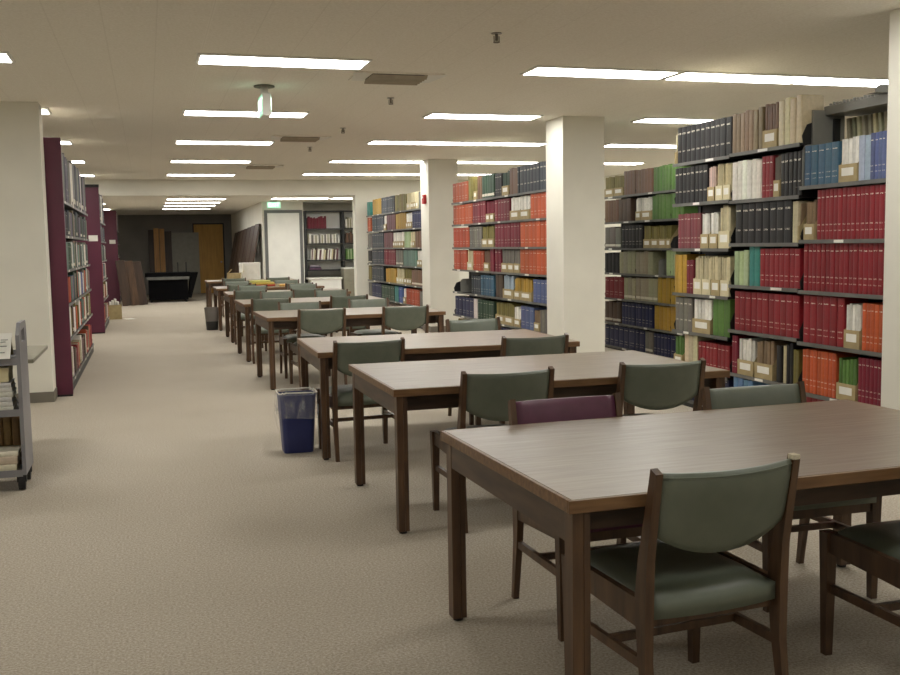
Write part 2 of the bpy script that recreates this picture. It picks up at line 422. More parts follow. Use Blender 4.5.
# ---------------------------------------------------------------- chairs (origin: floor between the rear posts, sitter looks +Y)
def yz_post(z):
    P = [(0,-.045),(.25,-.008),(.42,0),(.55,-.012),(.82,-.065)]
    for (a, ya), (b, yb) in zip(P, P[1:]):
        if a <= z <= b: return ya+(yb-ya)*(z-a)/(b-a)
    return P[-1][1]
def make_chair(vinyl):
    t = thing('library_chair', 'x', 'chair')
    PX = .236
    for s in (-1, 1):
        bm = bmesh.new(); rings = []
        for z, d, w in ((0,.025,.024),(.10,.030,.025),(.25,.040,.027),(.36,.052,.029),(.44,.056,.029),(.55,.046,.028),(.68,.036,.026),(.815,.028,.023)):
            rings.append(rect(s*PX, yz_post(z), z, w, d))
        rings[-1] = [(p[0], p[1], p[2]+(.008 if p[1] > yz_post(.815) else -.004)) for p in rings[-1]]
        loft(bm, rings); obj('rear_leg', bm, 'wood', t)
        bm = bmesh.new()
        loft(bm, [rect(s*(PX+.004), .43, z, w, w) for z, w in ((0,.028),(.25,.036),(.44,.044))]); obj('front_leg', bm, 'wood', t)
        bm = bmesh.new(); loft(bm, [[(s*(PX-.011), .02, .345),(s*(PX+.011), .02, .345),(s*(PX+.011), .02, .43),(s*(PX-.011), .02, .43)],
                                    [(s*(PX-.007), .415, .37),(s*(PX+.015), .415, .37),(s*(PX+.015), .415, .44),(s*(PX-.007), .415, .44)]])
        obj('side_rail', bm, 'wood', t)
        bm = bmesh.new(); loft(bm, [[(s*PX-.009, .005, .225),(s*PX+.009, .005, .225),(s*PX+.009, .005, .255),(s*PX-.009, .005, .255)],
                                    [(s*PX-.009, .418, .225),(s*PX+.009, .418, .225),(s*PX+.009, .418, .255),(s*PX-.009, .418, .255)]])
        obj('side_stretcher', bm, 'wood', t)
    box('cross_stretcher', 'wood', -PX+.01, .19, .23, PX-.01, .21, .255, parent=t)
    bm = bmesh.new(); bx(bm, -PX+.016, .004, .345, PX-.016, .022, .380); obj('rear_rail', bm, 'wood', t)
    box('front_rail', 'wood', -PX+.022, .42, .36, PX-.022, .442, .42, parent=t)
    # seat cushion, dished, overhanging the rails a little at front and back
    bm = bmesh.new(); nx, ny = 10, 10; W = .222
    def g(u, v, k):
        x = (u*2-1)*(W-.004+.010*v); y = -.012+v*.472
        e = (1-abs(u*2-1)**6)*(1-abs(v*2-1)**8)
        bow = 1-(2*u-1)**2
        if v < .1: y -= .02*bow*(1-v*10)
        return (x, y, (.372 if v < .12 else .40) if k == 0 else .425+.042*e-.012*math.sin(PI*u)*math.sin(PI*v))
    top = [[bm.verts.new(g(i/nx, j/ny, 1)) for i in range(nx+1)] for j in range(ny+1)]
    bot = [[bm.verts.new(g(i/nx, j/ny, 0)) for i in range(nx+1)] for j in range(ny+1)]
    def skin(top, bot, nx, ny):
        for j in range(ny):
            for i in range(nx):
                bm.faces.new((top[j][i], top[j][i+1], top[j+1][i+1], top[j+1][i])); bm.faces.new((bot[j][i], bot[j+1][i], bot[j+1][i+1], bot[j][i+1]))
        for i in range(nx):
            bm.faces.new((top[0][i], bot[0][i], bot[0][i+1], top[0][i+1])); bm.faces.new((top[ny][i], top[ny][i+1], bot[ny][i+1], bot[ny][i]))
        for j in range(ny):
            bm.faces.new((top[j][0], top[j+1][0], bot[j+1][0], bot[j][0])); bm.faces.new((top[j][nx], bot[j][nx], bot[j+1][nx], top[j+1][nx]))
    skin(top, bot, nx, ny); obj('seat', bm, vinyl, t, True)
    # backrest pad, bowed to the rear, deeper in the middle
    bm = bmesh.new(); nx, ny = 14, 9; W = PX-.014
    def h(u, v, k):
        c = 2*u-1; zb = .622-.068*(1-abs(c)**2.2); zt = .806+.004*c*c
        z = zb+(zt-zb)*v
        th = .020*(1-.55*abs(2*v-1)**5)*(1-.35*abs(c)**8)
        y = yz_post(max(z, .5))-.040*(1-c*c)*(.55+.45*v)
        return (c*W, y+(th if k else -th), z)
    fr = [[bm.verts.new(h(i/nx, j/ny, 1)) for i in range(nx+1)] for j in range(ny+1)]
    bk = [[bm.verts.new(h(i/nx, j/ny, 0)) for i in range(nx+1)] for j in range(ny+1)]
    skin(fr, bk, nx, ny); pad = obj('backrest', bm, vinyl, t, True)
    bm = bmesh.new(); tube(bm, [(lambda p: (p[0], p[1]-.001, p[2]-.012))(h(i/nx, 1, 0)) for i in range(nx+1)], .0028, 6); obj('piping', bm, vinyl, pad, True)
    return t
cg = make_chair('green_vinyl'); cp = make_chair('purple_vinyl')
UP, DN = 0, PI
SIDE = lambda up: 'near side' if up else 'far side'
CH = [ # x, y of the rear posts' line, turn, label
 (1.555, 2.565, .09, 'grey-green vinyl chair seen from behind, tucked at the front of the closest table'),
 (2.475, 2.50, .02, 'dark chair cut off by the frame edge, beside the closest table'),
 ('p', 1.63, 3.775, PI+.03, 'purple vinyl chair facing the camera across the closest table'),
 (2.52, 3.775, PI-.01, 'pale green chair facing the camera across the closest table'),
 (1.715, 4.83, .03, 'dark green chair behind the purple chair, back to the camera'),
 (2.595, 4.85, .0, 'dark green chair at the second table, beside the shelves, back to the camera'),
 (1.41, 6.745, .06, 'green chair beside the blue waste basket, back to the camera'),
 (2.535, 6.55, .06, 'green chair at the third table, end near the pillar, back to the camera'),
 (2.645, 8.14, PI+.10, 'pale chair turned to the camera behind the third table'),
 (1.68, 10.31, .06, 'dark green chair at the left front of the fourth table'),
 (2.57, 10.34, -.01, 'dark green chair at the right front of the fourth table'),
 (1.66, 11.62, PI, 'pale chair facing the camera, left far side of the fourth table'),
 (2.52, 11.85, PI+.04, 'pale chair facing the camera, right far side of the fourth table'),
 (1.46, 12.84, .02, 'dark chair at the left front of the fifth table'),
 (2.48, 12.98, 0, 'dark chair at the right front of the fifth table'),
 (1.78, 14.70, PI, 'pale chair facing the camera, left far side of the fifth table'),
 (2.55, 14.62, PI-.05, 'pale chair facing the camera, right far side of the fifth table'),
 (1.46, 15.50, .02, 'dark chair at the left front of the sixth table'),
 (2.32, 15.55, 0, 'dark chair at the right front of the sixth table'),
 (1.68, 17.25, PI, 'pale chair facing the camera, left far side of the sixth table'),
 (2.52, 17.25, PI, 'pale chair facing the camera, right far side of the sixth table'),
 (1.55, 17.95, 0, 'small dark chair at the left front of the seventh table'),
 (2.55, 17.95, 0, 'small dark chair at the right front of the seventh table'),
 (1.62, 19.6, PI, 'small chair facing the camera, left far side of the seventh table'),
 (2.55, 19.6, PI, 'small chair facing the camera, right far side of the seventh table'),
 (1.72, 21.7, 0, 'small grey chair at the left front of the last table'),
 (2.62, 21.6, 0, 'small grey chair at the right front of the last table'),
]
firstg = True
for c in CH:
    if c[0] == 'p':
        cp.location = (c[1], c[2], 0); cp.rotation_euler.z = c[3]; cp['label'] = c[4]; cp['group'] = 'chairs around the reading tables'; continue
    x, y, a, lab = c
    if firstg:
        cg.location = (x, y, 0); cg.rotation_euler.z = a; cg['label'] = lab; cg['group'] = 'chairs around the reading tables'; firstg = False
    else: dup(cg, (x, y, 0), a, lab, 'chairs around the reading tables')

# ---------------------------------------------------------------- bookcases
def make_section(lab, X, y0, y1, levels, side, top=2.3, depth=.265, group=None, canopy=False, ends=(1,1), name='bookcase_section'):
    """side=+1: books look towards -X (front at X, case runs to +X); side=-1 mirrored"""
    t = thing(name, lab, 'bookcase', (X, (y0+y1)/2, 0), 0 if side > 0 else PI, group)
    w = (y1-y0)/2
    for s in (-1, 1):
        if s*side < 0 and not ends[0] or s*side > 0 and not ends[1]: pass
        box('upright', 'dark_steel', depth, s*(w-.017)-.015, 0, depth+.05, s*(w-.017)+.015, top, parent=t)
    for z in levels:
        bm = bmesh.new(); bx(bm, .004, -w+.004, z-.016, depth, w-.004, z)
        for s in (-1, 1):
            yb = s*(w-.003)
            prism(bm, [(.03,z),(.02,z+.05),(.06,z+.13),(.12,z+.15),(depth,z+.15),(depth,z)], 1, yb-.0012, yb+.0012)
        sh = obj('shelf', bm, 'dark_steel', t)
        box('shelf_lip', 'lip_steel', 0, -w+.004, z-.024, .005, w-.004, z+.003, parent=sh)
        if R.random() < .7:
            yy = R.uniform(-w+.15, w-.2)
            box('label_strip', 'paper', -.003, yy, z-.020, -.0005, yy+R.uniform(.08,.14), z, parent=sh)
    box('kick_plate', 'dark_steel', .012, -w+.004, 0, .03, w-.004, levels[-1]-.018, parent=t)
    if not canopy: box('gap_backing', 'dark_steel', depth+.012, -w+.016, .02, depth+.022, w-.016, top-.1, parent=t)  # dark sheet added so open gaps behind the books read as shade
    else:
        box('gap_backing', 'dark_steel', depth+.012, -w+.016, .02, depth+.022, w-.016, 1.95, parent=t)  # same added shade sheet, stopped below the thin volumes
        box('rear_shelf', 'dark_steel', depth+.06, -w, 1.985, depth+.32, w, 2.0, parent=t)
        bm = bmesh.new(); prism(bm, [(.20,2.325),(.20,2.385),(.215,2.39),(depth+.33,2.39),(depth+.33,2.325)], 1, -w, w)
        for k in range(22): bx(bm, .21, -w+.1+k*.036, 2.39, .225, -w+.115+k*.036, 2.402+.004*(k % 3))
        obj('canopy_top', bm, 'steel', t)
        box('end_panel', 'steel', .10, w-.012, 1.83, depth+.1, w+.006, 2.36, parent=t)
    return t

COL = dict(black=(27,26,28), tan=(138,116,90), cream=(214,203,166), white=(240,237,228), red=(138,32,42), crimson=(124,28,50), maroon=(118,34,48),
 rose=(132,68,74), mustard=(182,146,56), green=(88,126,58), teal=(66,146,138), navy=(30,36,76), olive=(128,118,62), orange=(194,92,52), vermilion=(184,80,52),
 rust=(176,76,46), brown=(118,88,68), umber=(84,66,54), grey=(122,118,110), beige=(170,164,136), slate=(54,60,70), plum=(104,66,72), blue=(56,86,156),
 pink=(214,190,180))
COL['pale green'] = (176,196,150); COL['dark green'] = (44,70,52); COL['steel blue'] = (62,98,122); COL['pale blue'] = (166,184,198)
COL['slate blue'] = (92,104,146); COL['sky blue'] = (110,150,192); COL['teal grey'] = (104,130,122); COL['lilac'] = (104,96,112)
def book_geo(bm, th, h, d, rgb, style, mtx, cl, uvl):
    """a bound volume standing with its rounded spine towards -X, centred on y, base at z=0"""
    r, c = .006, .003
    n = 5 if th > .02 else 3
    spine = [(r*(1-math.cos(a))*1.0, th/2*math.sin(a)) for a in [(-1+2*k/(n-1))*PI/2*.9 for k in range(n)]]
    outer = [(p[0], p[1]) for p in spine]
    outer[0] = (r, -th/2); outer[-1] = (r, th/2)
    outl = outer+[(d, th/2), (d, th/2-c), (r+c, th/2-c), (r+c, -th/2+c), (d, -th/2+c), (d, -th/2)]
    A = [bm.verts.new(mtx @ Vector((x, y, 0))) for x, y in outl]; B = [bm.verts.new(mtx @ Vector((x, y, h))) for x, y in outl]
    N = len(outl); col = (*lin(rgb), style/4)
    off = float(R.randint(0, 40))
    fs = [bm.faces.new(A[::-1]), bm.faces.new(B)]
    for i in range(N):
        f = bm.faces.new((A[i], A[(i+1) % N], B[(i+1) % N], B[i])); fs.append(f)
        if i < n-1:
            for lp, (k, z) in zip(f.loops, ((i,0),(i+1,0),(i+1,1),(i,1))): lp[uvl].uv = (off+.5+outl[k][1]/th*.98, z)
    for f in fs:
        for v in f.verts: v[cl] = col
    P = [bm.verts.new(mtx @ Vector(p)) for p in ((r+c,-th/2+c,.003),(d-.004,-th/2+c,.003),(d-.004,th/2-c,.003),(r+c,th/2-c,.003),
                                             (r+c,-th/2+c,h-.005),(d-.004,-th/2+c,h-.005),(d-.004,th/2-c,h-.005),(r+c,th/2-c,h-.005))]
    for q in ((4,5,6,7),(1,2,6,5),(0,3,2,1)):
        f = bm.faces.new([P[i] for i in q]); f.material_index = 1
    for v in P: v[cl] = (.5,.45,.35,0)
def book_bm():
    bm = bmesh.new(); return bm, bm.verts.layers.float_color.new('Col'), bm.loops.layers.uv.new('spine')

# camera numbers (also used to rank which volumes show largest)
F, YAW, PITCH, ROLL, EYE = 1013.0, .2883, .092, -.0161, 1.453
fw = Vector((math.sin(YAW)*math.cos(PITCH), math.cos(YAW)*math.cos(PITCH), -math.sin(PITCH)))
rt0 = Vector((math.cos(YAW), -math.sin(YAW), 0)); up0 = rt0.cross(fw)
rt = rt0*math.cos(ROLL)+up0*math.sin(ROLL); up = -rt0*math.sin(ROLL)+up0*math.cos(ROLL)
def px_area(x, y0, y1, z, h):
    d = Vector((x, (y0+y1)/2, z+h/2-EYE)); z_ = d.dot(fw)
    if z_ < .5: return 0
    a = Vector((x, y0, z-EYE)); b = Vector((x, y1, z-EYE))
    pa, pb = F*a.dot(rt)/a.dot(fw), F*b.dot(rt)/b.dot(fw)
    if max(pa, pb) < -450 or min(pa, pb) > 450: return 0
    return abs(pa-pb)*F*h/z_
BOOKS = []   # (area, x, yc, z, th, h, d, rgb, style, side, label, group, lean)
def add_run(X, z, y0, y1, n, cname, h, style, side, where, group, bounds=(), jitter=.0, noun='volumes', lean=0, visible=True):
    """n equal volumes filling y0..y1 on the shelf at height z"""
    e = [y0+(y1-y0)*k/n for k in range(n+1)]
    for b in bounds:
        k = min(range(n+1), key=lambda i: abs(e[i]-b))
        if abs(e[k]-b) < (y1-y0)/n*.75: e[k] = b
    rgb = COL[cname]; gm = sum(rgb)/3; rgb = tuple(max(0, (gm+(v-gm)*1.04)*.97) for v in rgb)
    for k in range(n):
        a, b = e[k], e[k+1]
        for q in bounds:
            if abs(a-q) < .004: a = q+.0045
            if abs(b-q) < .004: b = q-.0045
        th = (b-a)*.975
        if th < .006: continue
        f = R.uniform(.92, 1.06); rg = tuple(min(255, v*f*R.uniform(.97,1.03)) for v in rgb)
        hh = h*(1+R.uniform(-jitter, jitter))
        dd = R.uniform(.18,.205); inset = .016+R.uniform(0,.006)
        # ordinal as it is counted in the picture: right-hand cases have larger y to the left, left-hand cases smaller y to the left
        o = n-1-k if side > 0 else k
        lab = f'{cname} volume, {ORD[o] if o < 20 else "later"} from left of {NUM[n] if n <= 20 else n}, {where}' if n > 1 else f'single {cname} volume, {where}'
        BOOKS.append((px_area(X, a, b, z, hh) if visible else 0, X+side*inset, (a+b)/2, z+.0015, th, hh, dd, rg, style, side, lab, group, lean))
SHELF = ['top shelf','second shelf','third shelf','fourth shelf','fifth shelf','sixth shelf','bottom shelf']
def make_file(X, z, y0, y1, h, cname, side, lab, group, tan=True):
    """open-backed magazine file: low front with a label, sloping sides, papers inside"""
    w = (y1-y0)-.003; d = .22; body = 'card' if tan else 'card_cream'
    t = thing('magazine_file', lab, 'magazine file', (X+side*.014, (y0+y1)/2, z+.0015), 0 if side > 0 else PI, group)
    lo, hi, k = h*.40, h*.93, .003
    prof = [(0,0),(d,0),(d,hi),(d*.55,hi),(.012,lo),(0,lo)]
    bm = bmesh.new(); prism(bm, prof, 1, -w/2, -w/2+k); prism(bm, prof, 1, w/2-k, w/2)
    bx(bm, 0, -w/2+k, 0, k, w/2-k, lo); bx(bm, k, -w/2+k, 0, d, w/2-k, k); bx(bm, d-k, -w/2+k, k, d, w/2-k, hi)
    obj('file_box', bm, body, t)
    bm, cl, uv = book_bm(); n = max(1, min(5, int(w/.018))); s = (w-2*k)/n
    for i in range(n):
        f = R.uniform(.88, 1.06); rg = tuple(min(255, v*f) for v in COL[cname])
        book_geo(bm, s*.9, h*R.uniform(.93,1.0)-k, d*.9, rg, 0, Matrix.Translation((k+.006+R.uniform(0,.008), -w/2+k+s*(i+.5), k)), cl, uv)
    obj('papers', bm, ['cloth','paper'], t, label=f'{cname} papers standing inside')
    if w > .035: box('label_card', 'paper', -.0015, -w*.33, lo*.36, -.0002, w*.33, lo*.8, parent=t)
    return t
def make_bookend(X, z, y, h, d, side, lab, wide=None):
    t = thing('bookend', lab, 'bookend', (X+side*.01, y, z+.0015), 0 if side > 0 else PI)
    n = 8; r = .05
    pts = [(0,0)]+[(r-r*math.cos(a), h-r+r*math.sin(a)) for a in [k/n*PI/2 for k in range(n+1)]]+[(d,h),(d,0)]
    bm = bmesh.new(); prism(bm, pts, 1, -.0015, .0015); obj('upright_plate', bm, 'steel', t)
    box('foot_plate', 'steel', .01, .0015, -.0012, d, .09, .0002, parent=t)
RACKS = {
 'S3': (4.48, [2.12, 1.77, 1.38, 0.99, 0.66, 0.33, 0.06], [
  [('m',8.074,8.209,1,'cream',0.26,0), ('b',7.208,8.065,11,'black',0.31,2)],
  [('b',7.560,8.116,8,'black',0.31,2), ('m',7.435,7.552,1,'pink',0.29,0), ('m',7.195,7.427,2,'cream',0.3,0)],
  [('b',7.667,8.050,7,'rose',0.3,1), ('m',7.383,7.659,2,'white',0.3,0), ('m',7.189,7.375,1,'cream',0.35,0)],
  [('b',7.898,8.127,3,'mustard',0.33,0), ('b',7.778,7.892,2,'maroon',0.29,1), ('m',7.182,7.770,4,'cream',0.33,0)],
  [('b',7.792,8.088,4,'grey',0.29,2), ('m',7.481,7.783,1,'white',0.3,0), ('b',7.176,7.465,3,'green',0.3,0)],
  [('m',7.943,8.195,1,'green',0.28,0), ('b',7.704,7.926,3,'cream',0.31,0), ('b',7.171,7.687,8,'red',0.26,1)],
  [('b',7.211,7.958,5,'navy',0.27,1)],
 ]),
 'S2': (4.48, [2.13, 1.76, 1.42, 1.09, 0.73, 0.38, 0.06], [
  [('b',6.774,7.194,7,'tan',0.31,0), ('m',6.576,6.767,1,'brown',0.33,0), ('b',6.260,6.570,4,'cream',0.33,0)],
  [('b',6.779,7.180,6,'white',0.3,0), ('b',6.624,6.779,3,'red',0.31,1), ('m',6.537,6.621,1,'grey',0.31,0), ('b',6.239,6.537,5,'black',0.31,2)],
  [('b',6.394,7.131,8,'black',0.31,2), ('b',6.323,6.388,2,'cream',0.3,0), ('m',6.207,6.317,1,'tan',0.3,0)],
  [('b',6.942,7.140,3,'pale green',0.27,0), ('b',6.792,6.935,2,'teal',0.33,0), ('b',6.210,6.785,8,'red',0.29,1)],
  [('b',6.200,7.134,11,'red',0.31,1)],
  [('b',7.084,7.164,2,'crimson',0.3,1), ('m',6.845,7.077,1,'white',0.3,0), ('m',6.594,6.838,1,'tan',0.3,0), ('b',6.492,6.555,1,'black',0.28,0), ('b',6.436,6.474,1,'cream',0.29,0), ('b',6.357,6.430,1,'black',0.3,0), ('b',6.273,6.351,2,'olive',0.26,0)],
  [('b',6.866,7.137,4,'sky blue',0.28,0)],
 ]),
 'S1': (4.48, [1.82, 1.44, 1.08, 0.71, 0.35, 0.06], [
  [('b',5.880,6.257,5,'steel blue',0.28,1), ('m',5.683,5.875,1,'white',0.3,0), ('b',5.572,5.678,2,'pale blue',0.29,0), ('b',5.387,5.567,5,'slate blue',0.3,1)],
  [('m',6.123,6.248,1,'tan',0.28,0), ('b',5.383,6.106,16,'red',0.345,1)],
  [('b',5.371,6.244,18,'red',0.335,1)],
  [('b',5.796,6.241,6,'red',0.335,1), ('m',5.624,5.790,1,'white',0.31,0), ('b',5.363,5.614,6,'orange',0.31,1)],
  [('b',5.869,6.243,9,'orange',0.31,1), ('m',5.652,5.858,1,'green',0.29,0), ('b',5.364,5.642,7,'crimson',0.31,1)],
  [('b',5.936,6.195,4,'red',0.27,3)],
 ]),
 'R2': (6.0, [2.05, 1.71, 1.36, 1.03, 0.69, 0.36, 0.04], [
  [('m',12.194,12.869,2,'olive',0.27,0), ('b',11.394,12.179,10,'brown',0.3,0), ('b',10.635,11.381,10,'green',0.3,0)],
  [('b',12.342,12.871,5,'brown',0.29,0), ('b',11.992,12.342,3,'umber',0.29,0), ('m',11.419,11.978,2,'white',0.29,0), ('b',10.632,11.406,9,'green',0.3,0)],
  [('b',12.283,12.808,3,'grey',0.28,3), ('b',11.657,12.253,6,'black',0.29,1), ('m',10.840,11.630,4,'olive',0.28,0)],
  [('b',12.329,12.810,4,'black',0.27,0), ('b',11.389,12.314,8,'beige',0.29,0), ('e',11.058,11.363,1,'grey',0.22,0), ('b',10.814,11.045,3,'pale green',0.3,0)],
  [('b',12.195,12.812,4,'red',0.28,1), ('b',11.271,12.180,8,'beige',0.29,3), ('b',10.739,11.258,5,'mustard',0.31,0)],
  [('b',12.285,12.813,4,'umber',0.28,3), ('b',11.386,12.255,9,'navy',0.29,1), ('b',10.808,11.334,5,'mustard',0.29,0)],
  [('b',11.599,12.815,8,'navy',0.28,1), ('b',11.385,11.585,2,'grey',0.28,3), ('b',10.805,11.358,6,'navy',0.27,1)],
 ]),
 'R3N': (4.48, [2.07, 1.74, 1.4, 1.07, 0.73, 0.38, 0.06], [
  [('b',12.683,12.945,3,'black',0.3,1), ('m',12.394,12.664,1,'dark green',0.31,0), ('b',12.115,12.375,2,'brown',0.33,0), ('b',11.108,12.097,9,'slate',0.33,2)],
  [('b',12.385,12.978,5,'maroon',0.29,1), ('m',11.668,12.366,2,'white',0.3,0), ('b',11.053,11.651,5,'orange',0.3,1)],
  [('b',11.990,12.990,8,'crimson',0.31,1), ('b',11.059,11.973,7,'orange',0.31,1)],
  [('b',12.738,13.002,2,'crimson',0.31,1), ('m',12.000,12.718,3,'grey',0.3,0), ('b',11.065,11.971,7,'orange',0.3,1)],
  [('b',12.690,13.015,2,'umber',0.31,0), ('m',12.266,12.670,1,'pale blue',0.31,0), ('m',11.625,12.247,2,'mustard',0.28,0), ('b',11.072,11.574,4,'slate blue',0.28,1)],
  [('m',12.276,12.987,2,'olive',0.29,0), ('m',12.001,12.258,1,'white',0.26,0), ('b',11.565,11.983,3,'slate blue',0.28,1), ('m',11.366,11.548,1,'tan',0.26,0), ('b',11.079,11.350,4,'grey',0.27,0)],
  [('b',11.308,12.875,8,'navy',0.27,1)],
 ]),
 'R3F': (4.48, [2.07, 1.74, 1.4, 1.07, 0.73, 0.38, 0.06], [
  [('b',14.144,14.982,5,'orange',0.29,1), ('b',13.884,14.120,2,'olive',0.33,0), ('m',13.722,13.860,1,'olive',0.31,0), ('b',13.520,13.700,2,'brown',0.33,0), ('b',12.986,13.498,5,'dark green',0.31,3)],
  [('b',13.993,14.947,6,'orange',0.29,1), ('b',13.358,13.946,5,'maroon',0.3,1), ('m',12.998,13.337,2,'crimson',0.29,0)],
  [('b',14.128,14.940,5,'vermilion',0.29,1), ('b',13.549,14.104,5,'grey',0.29,1), ('m',13.011,13.526,2,'olive',0.29,0)],
  [('b',14.241,14.931,4,'vermilion',0.29,1), ('m',13.953,14.217,1,'cream',0.29,0), ('b',13.474,13.930,4,'rust',0.28,1), ('m',13.213,13.452,1,'brown',0.29,0), ('b',13.023,13.200,2,'crimson',0.31,0)],
  [('e',14.185,14.896,1,'grey',0.22,0), ('b',13.622,14.040,4,'slate',0.26,1), ('b',13.036,13.608,5,'steel blue',0.28,1)],
  [('b',13.961,14.862,5,'navy',0.28,1), ('b',13.774,13.942,1,'white',0.28,0), ('b',13.049,13.756,6,'dark green',0.28,1)],
  [('b',13.167,14.722,8,'olive',0.26,1)],
 ]),
 'R4': (4.48, [2.07, 1.74, 1.4, 1.07, 0.73, 0.38, 0.06], [
  [('b',20.903,21.518,4,'teal',0.29,0), ('b',19.857,20.656,6,'mustard',0.31,0), ('b',18.742,19.830,8,'slate',0.31,1), ('b',17.813,18.702,7,'olive',0.3,0), ('m',16.966,17.776,5,'cream',0.3,0), ('b',16.700,16.946,2,'grey',0.29,0)],
  [('b',20.890,21.557,4,'orange',0.29,1), ('b',19.666,20.741,8,'slate',0.3,1), ('m',19.446,19.640,1,'white',0.29,0), ('b',18.691,19.420,5,'plum',0.29,0), ('b',17.877,18.651,6,'mustard',0.29,0), ('m',17.441,17.840,3,'white',0.28,0), ('b',16.724,17.406,6,'navy',0.29,1)],
  [('b',20.828,21.544,4,'grey',0.29,0), ('b',19.700,20.779,8,'slate',0.3,1), ('b',18.927,19.656,5,'plum',0.29,0), ('m',18.056,18.886,5,'white',0.29,0), ('b',17.575,18.018,4,'pale green',0.28,0), ('m',17.257,17.540,2,'cream',0.28,0), ('b',16.748,17.222,4,'brown',0.28,0)],
  [('b',20.865,21.582,4,'black',0.27,3), ('b',19.733,20.815,8,'slate',0.3,1), ('b',18.752,19.689,7,'maroon',0.3,1), ('b',18.160,18.712,4,'grey',0.29,3), ('b',17.143,18.122,8,'teal grey',0.29,0), ('m',16.772,17.109,2,'white',0.28,0)],
  [('b',20.902,21.569,4,'olive',0.29,0), ('b',19.767,20.852,8,'slate',0.3,1), ('b',18.702,19.545,6,'mustard',0.27,0), ('m',18.112,18.661,4,'cream',0.29,0), ('m',17.485,18.074,3,'olive',0.29,0), ('b',16.797,17.449,5,'brown',0.28,3)],
  [('b',20.941,21.610,4,'grey',0.28,0), ('b',20.030,20.891,7,'navy',0.29,1), ('b',18.897,19.984,8,'dark green',0.28,1), ('b',18.572,18.856,2,'teal',0.29,0), ('b',18.180,18.548,3,'blue',0.29,1), ('m',17.990,18.157,1,'white',0.28,0), ('b',17.024,17.953,6,'rust',0.28,1), ('b',16.822,17.004,2,'grey',0.27,0)],
  [('b',16.912,21.436,18,'umber',0.26,1)],
 ]),
}
# pale worn tip on the rear post of the closest chair
bm = bmesh.new(); bx(bm, .224, -.078, .808, .248, -.050, .8235, bev=.002); obj('worn_post_tip', bm, 'pages', cg, label='pale worn post tip')
NAMES = {'S1':'bookcase under the grey canopy', 'S2':'bookcase topped with tan volumes', 'S3':'bookcase topped with black volumes',
 'R2':'recessed bookcase behind the gap', 'R3N':'bookcase topped with slate volumes', 'R3F':'bookcase topped with orange volumes', 'R4':'far bookcase behind alarm pillar'}
SECT = {'S1':[5.37,6.283], 'S2':[6.283,7.197], 'S3':[7.197,8.11], 'R2':[10.02,10.935,11.85,12.77], 'R3N':[11.06,12.02,12.98], 'R3F':[12.98,13.95,14.92],
 'R4':[16.63,17.544,18.458,19.372,20.286,21.2]}
CASELAB = {'S1':'steel bookcase section of mostly red volumes, under a grey canopy', 'S2':'steel bookcase section of black and red volumes, topped with tan volumes',
 'S3':'steel bookcase section at the open end, topped with black volumes', 'R2':'recessed steel bookcase section behind the gap', 'R3N':'steel bookcase section topped with slate volumes, behind middle pillar',
 'R3F':'steel bookcase section topped with orange volumes, between two pillars', 'R4':'far steel bookcase section behind the alarm pillar'}
for k, (X, lv, rows) in RACKS.items():
    ys = SECT[k]; n = len(ys)-1
    for i in range(n):
        lab = CASELAB[k]+('' if n == 1 else f', {ORD[n-1-i]} of {NUM[n]} from left')
        make_section(lab, X, ys[i], ys[i+1], lv, 1, 2.3, group='right-hand bookcase sections', canopy=(k == 'S1'))
    lo, hi = ys[0]+.006, ys[-1]-.006
    files = {}
    for s, row in enumerate(rows):
        seen = {}
        nxt = {}
        for j, it in enumerate(row):
            nxt[j] = row[j-1][4] if j else (row[j+1][4] if j+1 < len(row) else None)
        for j, (t, y0, y1, n_, cn, h, st) in enumerate(row):
            y0, y1 = max(y0, lo), min(y1, hi)
            if y1-y0 < .012: continue
            sn = 'bottom shelf' if s == len(rows)-1 else SHELF[s]
            where = f'{sn}, {NAMES[k]}'
            if t == 'b':
                key = (cn, n_)
                if key in seen: n_ += 1
                seen[(cn, n_)] = 1
                add_run(X, lv[s], y0, y1, n_, cn, h, st, 1, where, f'{cn} volumes on the {sn} of the {NAMES[k]}', ys[1:-1], .035 if st in (0,3) else .006)
            elif t == 'm':
                e = [y0+(y1-y0)*q/n_ for q in range(n_+1)]
                for b_ in ys[1:-1]:
                    q = min(range(n_+1), key=lambda i: abs(e[i]-b_))
                    if e[0] < b_ < e[-1] and 0 < q < n_: e[q] = b_
                for q in range(n_):
                    a, b = e[q]+.004, e[q+1]-.004
                    for b_ in ys[1:-1]:
                        if a < b_ < b:
                            if b_-a > b-b_: b = b_-.005
                            else: a = b_+.005
                    files.setdefault((s, cn), []).append((a, b, h, cn, where, sn))
            else:
                make_bookend(X, lv[s], (y0+y1)/2, .20, .19, 1, f'grey steel bookend on the {where}')
    for (s, cn), L_ in files.items():
        L_.sort(key=lambda q: -q[0])
        for i, (a, b, h, cn, where, sn) in enumerate(L_):
            pre = f', {ORD[i]} of {NUM[len(L_)]} from left' if len(L_) > 1 else ''
            make_file(X, lv[s], a, b, h, cn, 1, f'file of {cn} papers{pre}, {where}', f'magazine files in the {NAMES[k]}', tan=(cn not in ('cream','pink') or R.random() < .4))
# things on the canopied bookcase
make_bookend(4.48, 1.82, 6.262, .295, .24, 1, 'tall grey steel bookend before the steel blue volumes, bookcase under the grey canopy')
make_bookend(4.56, 2.39, 5.62, .05, .16, 1, 'small grey bookend lying on top of the grey canopy')
for i in range(15):
    y0 = 5.41+i*.055
    add_run(4.81, 2.0, y0, y0+.030, 1, 'beige' if i % 3 else 'cream', .30, 0, 1, '', 'thin leaning volumes under the grey canopy', lean=-.10)
    q = list(BOOKS[-1]); q[10] = f'thin leaning beige volume, {ORD[14-i]} from left of fifteen, under the grey canopy'; BOOKS[-1] = tuple(q)

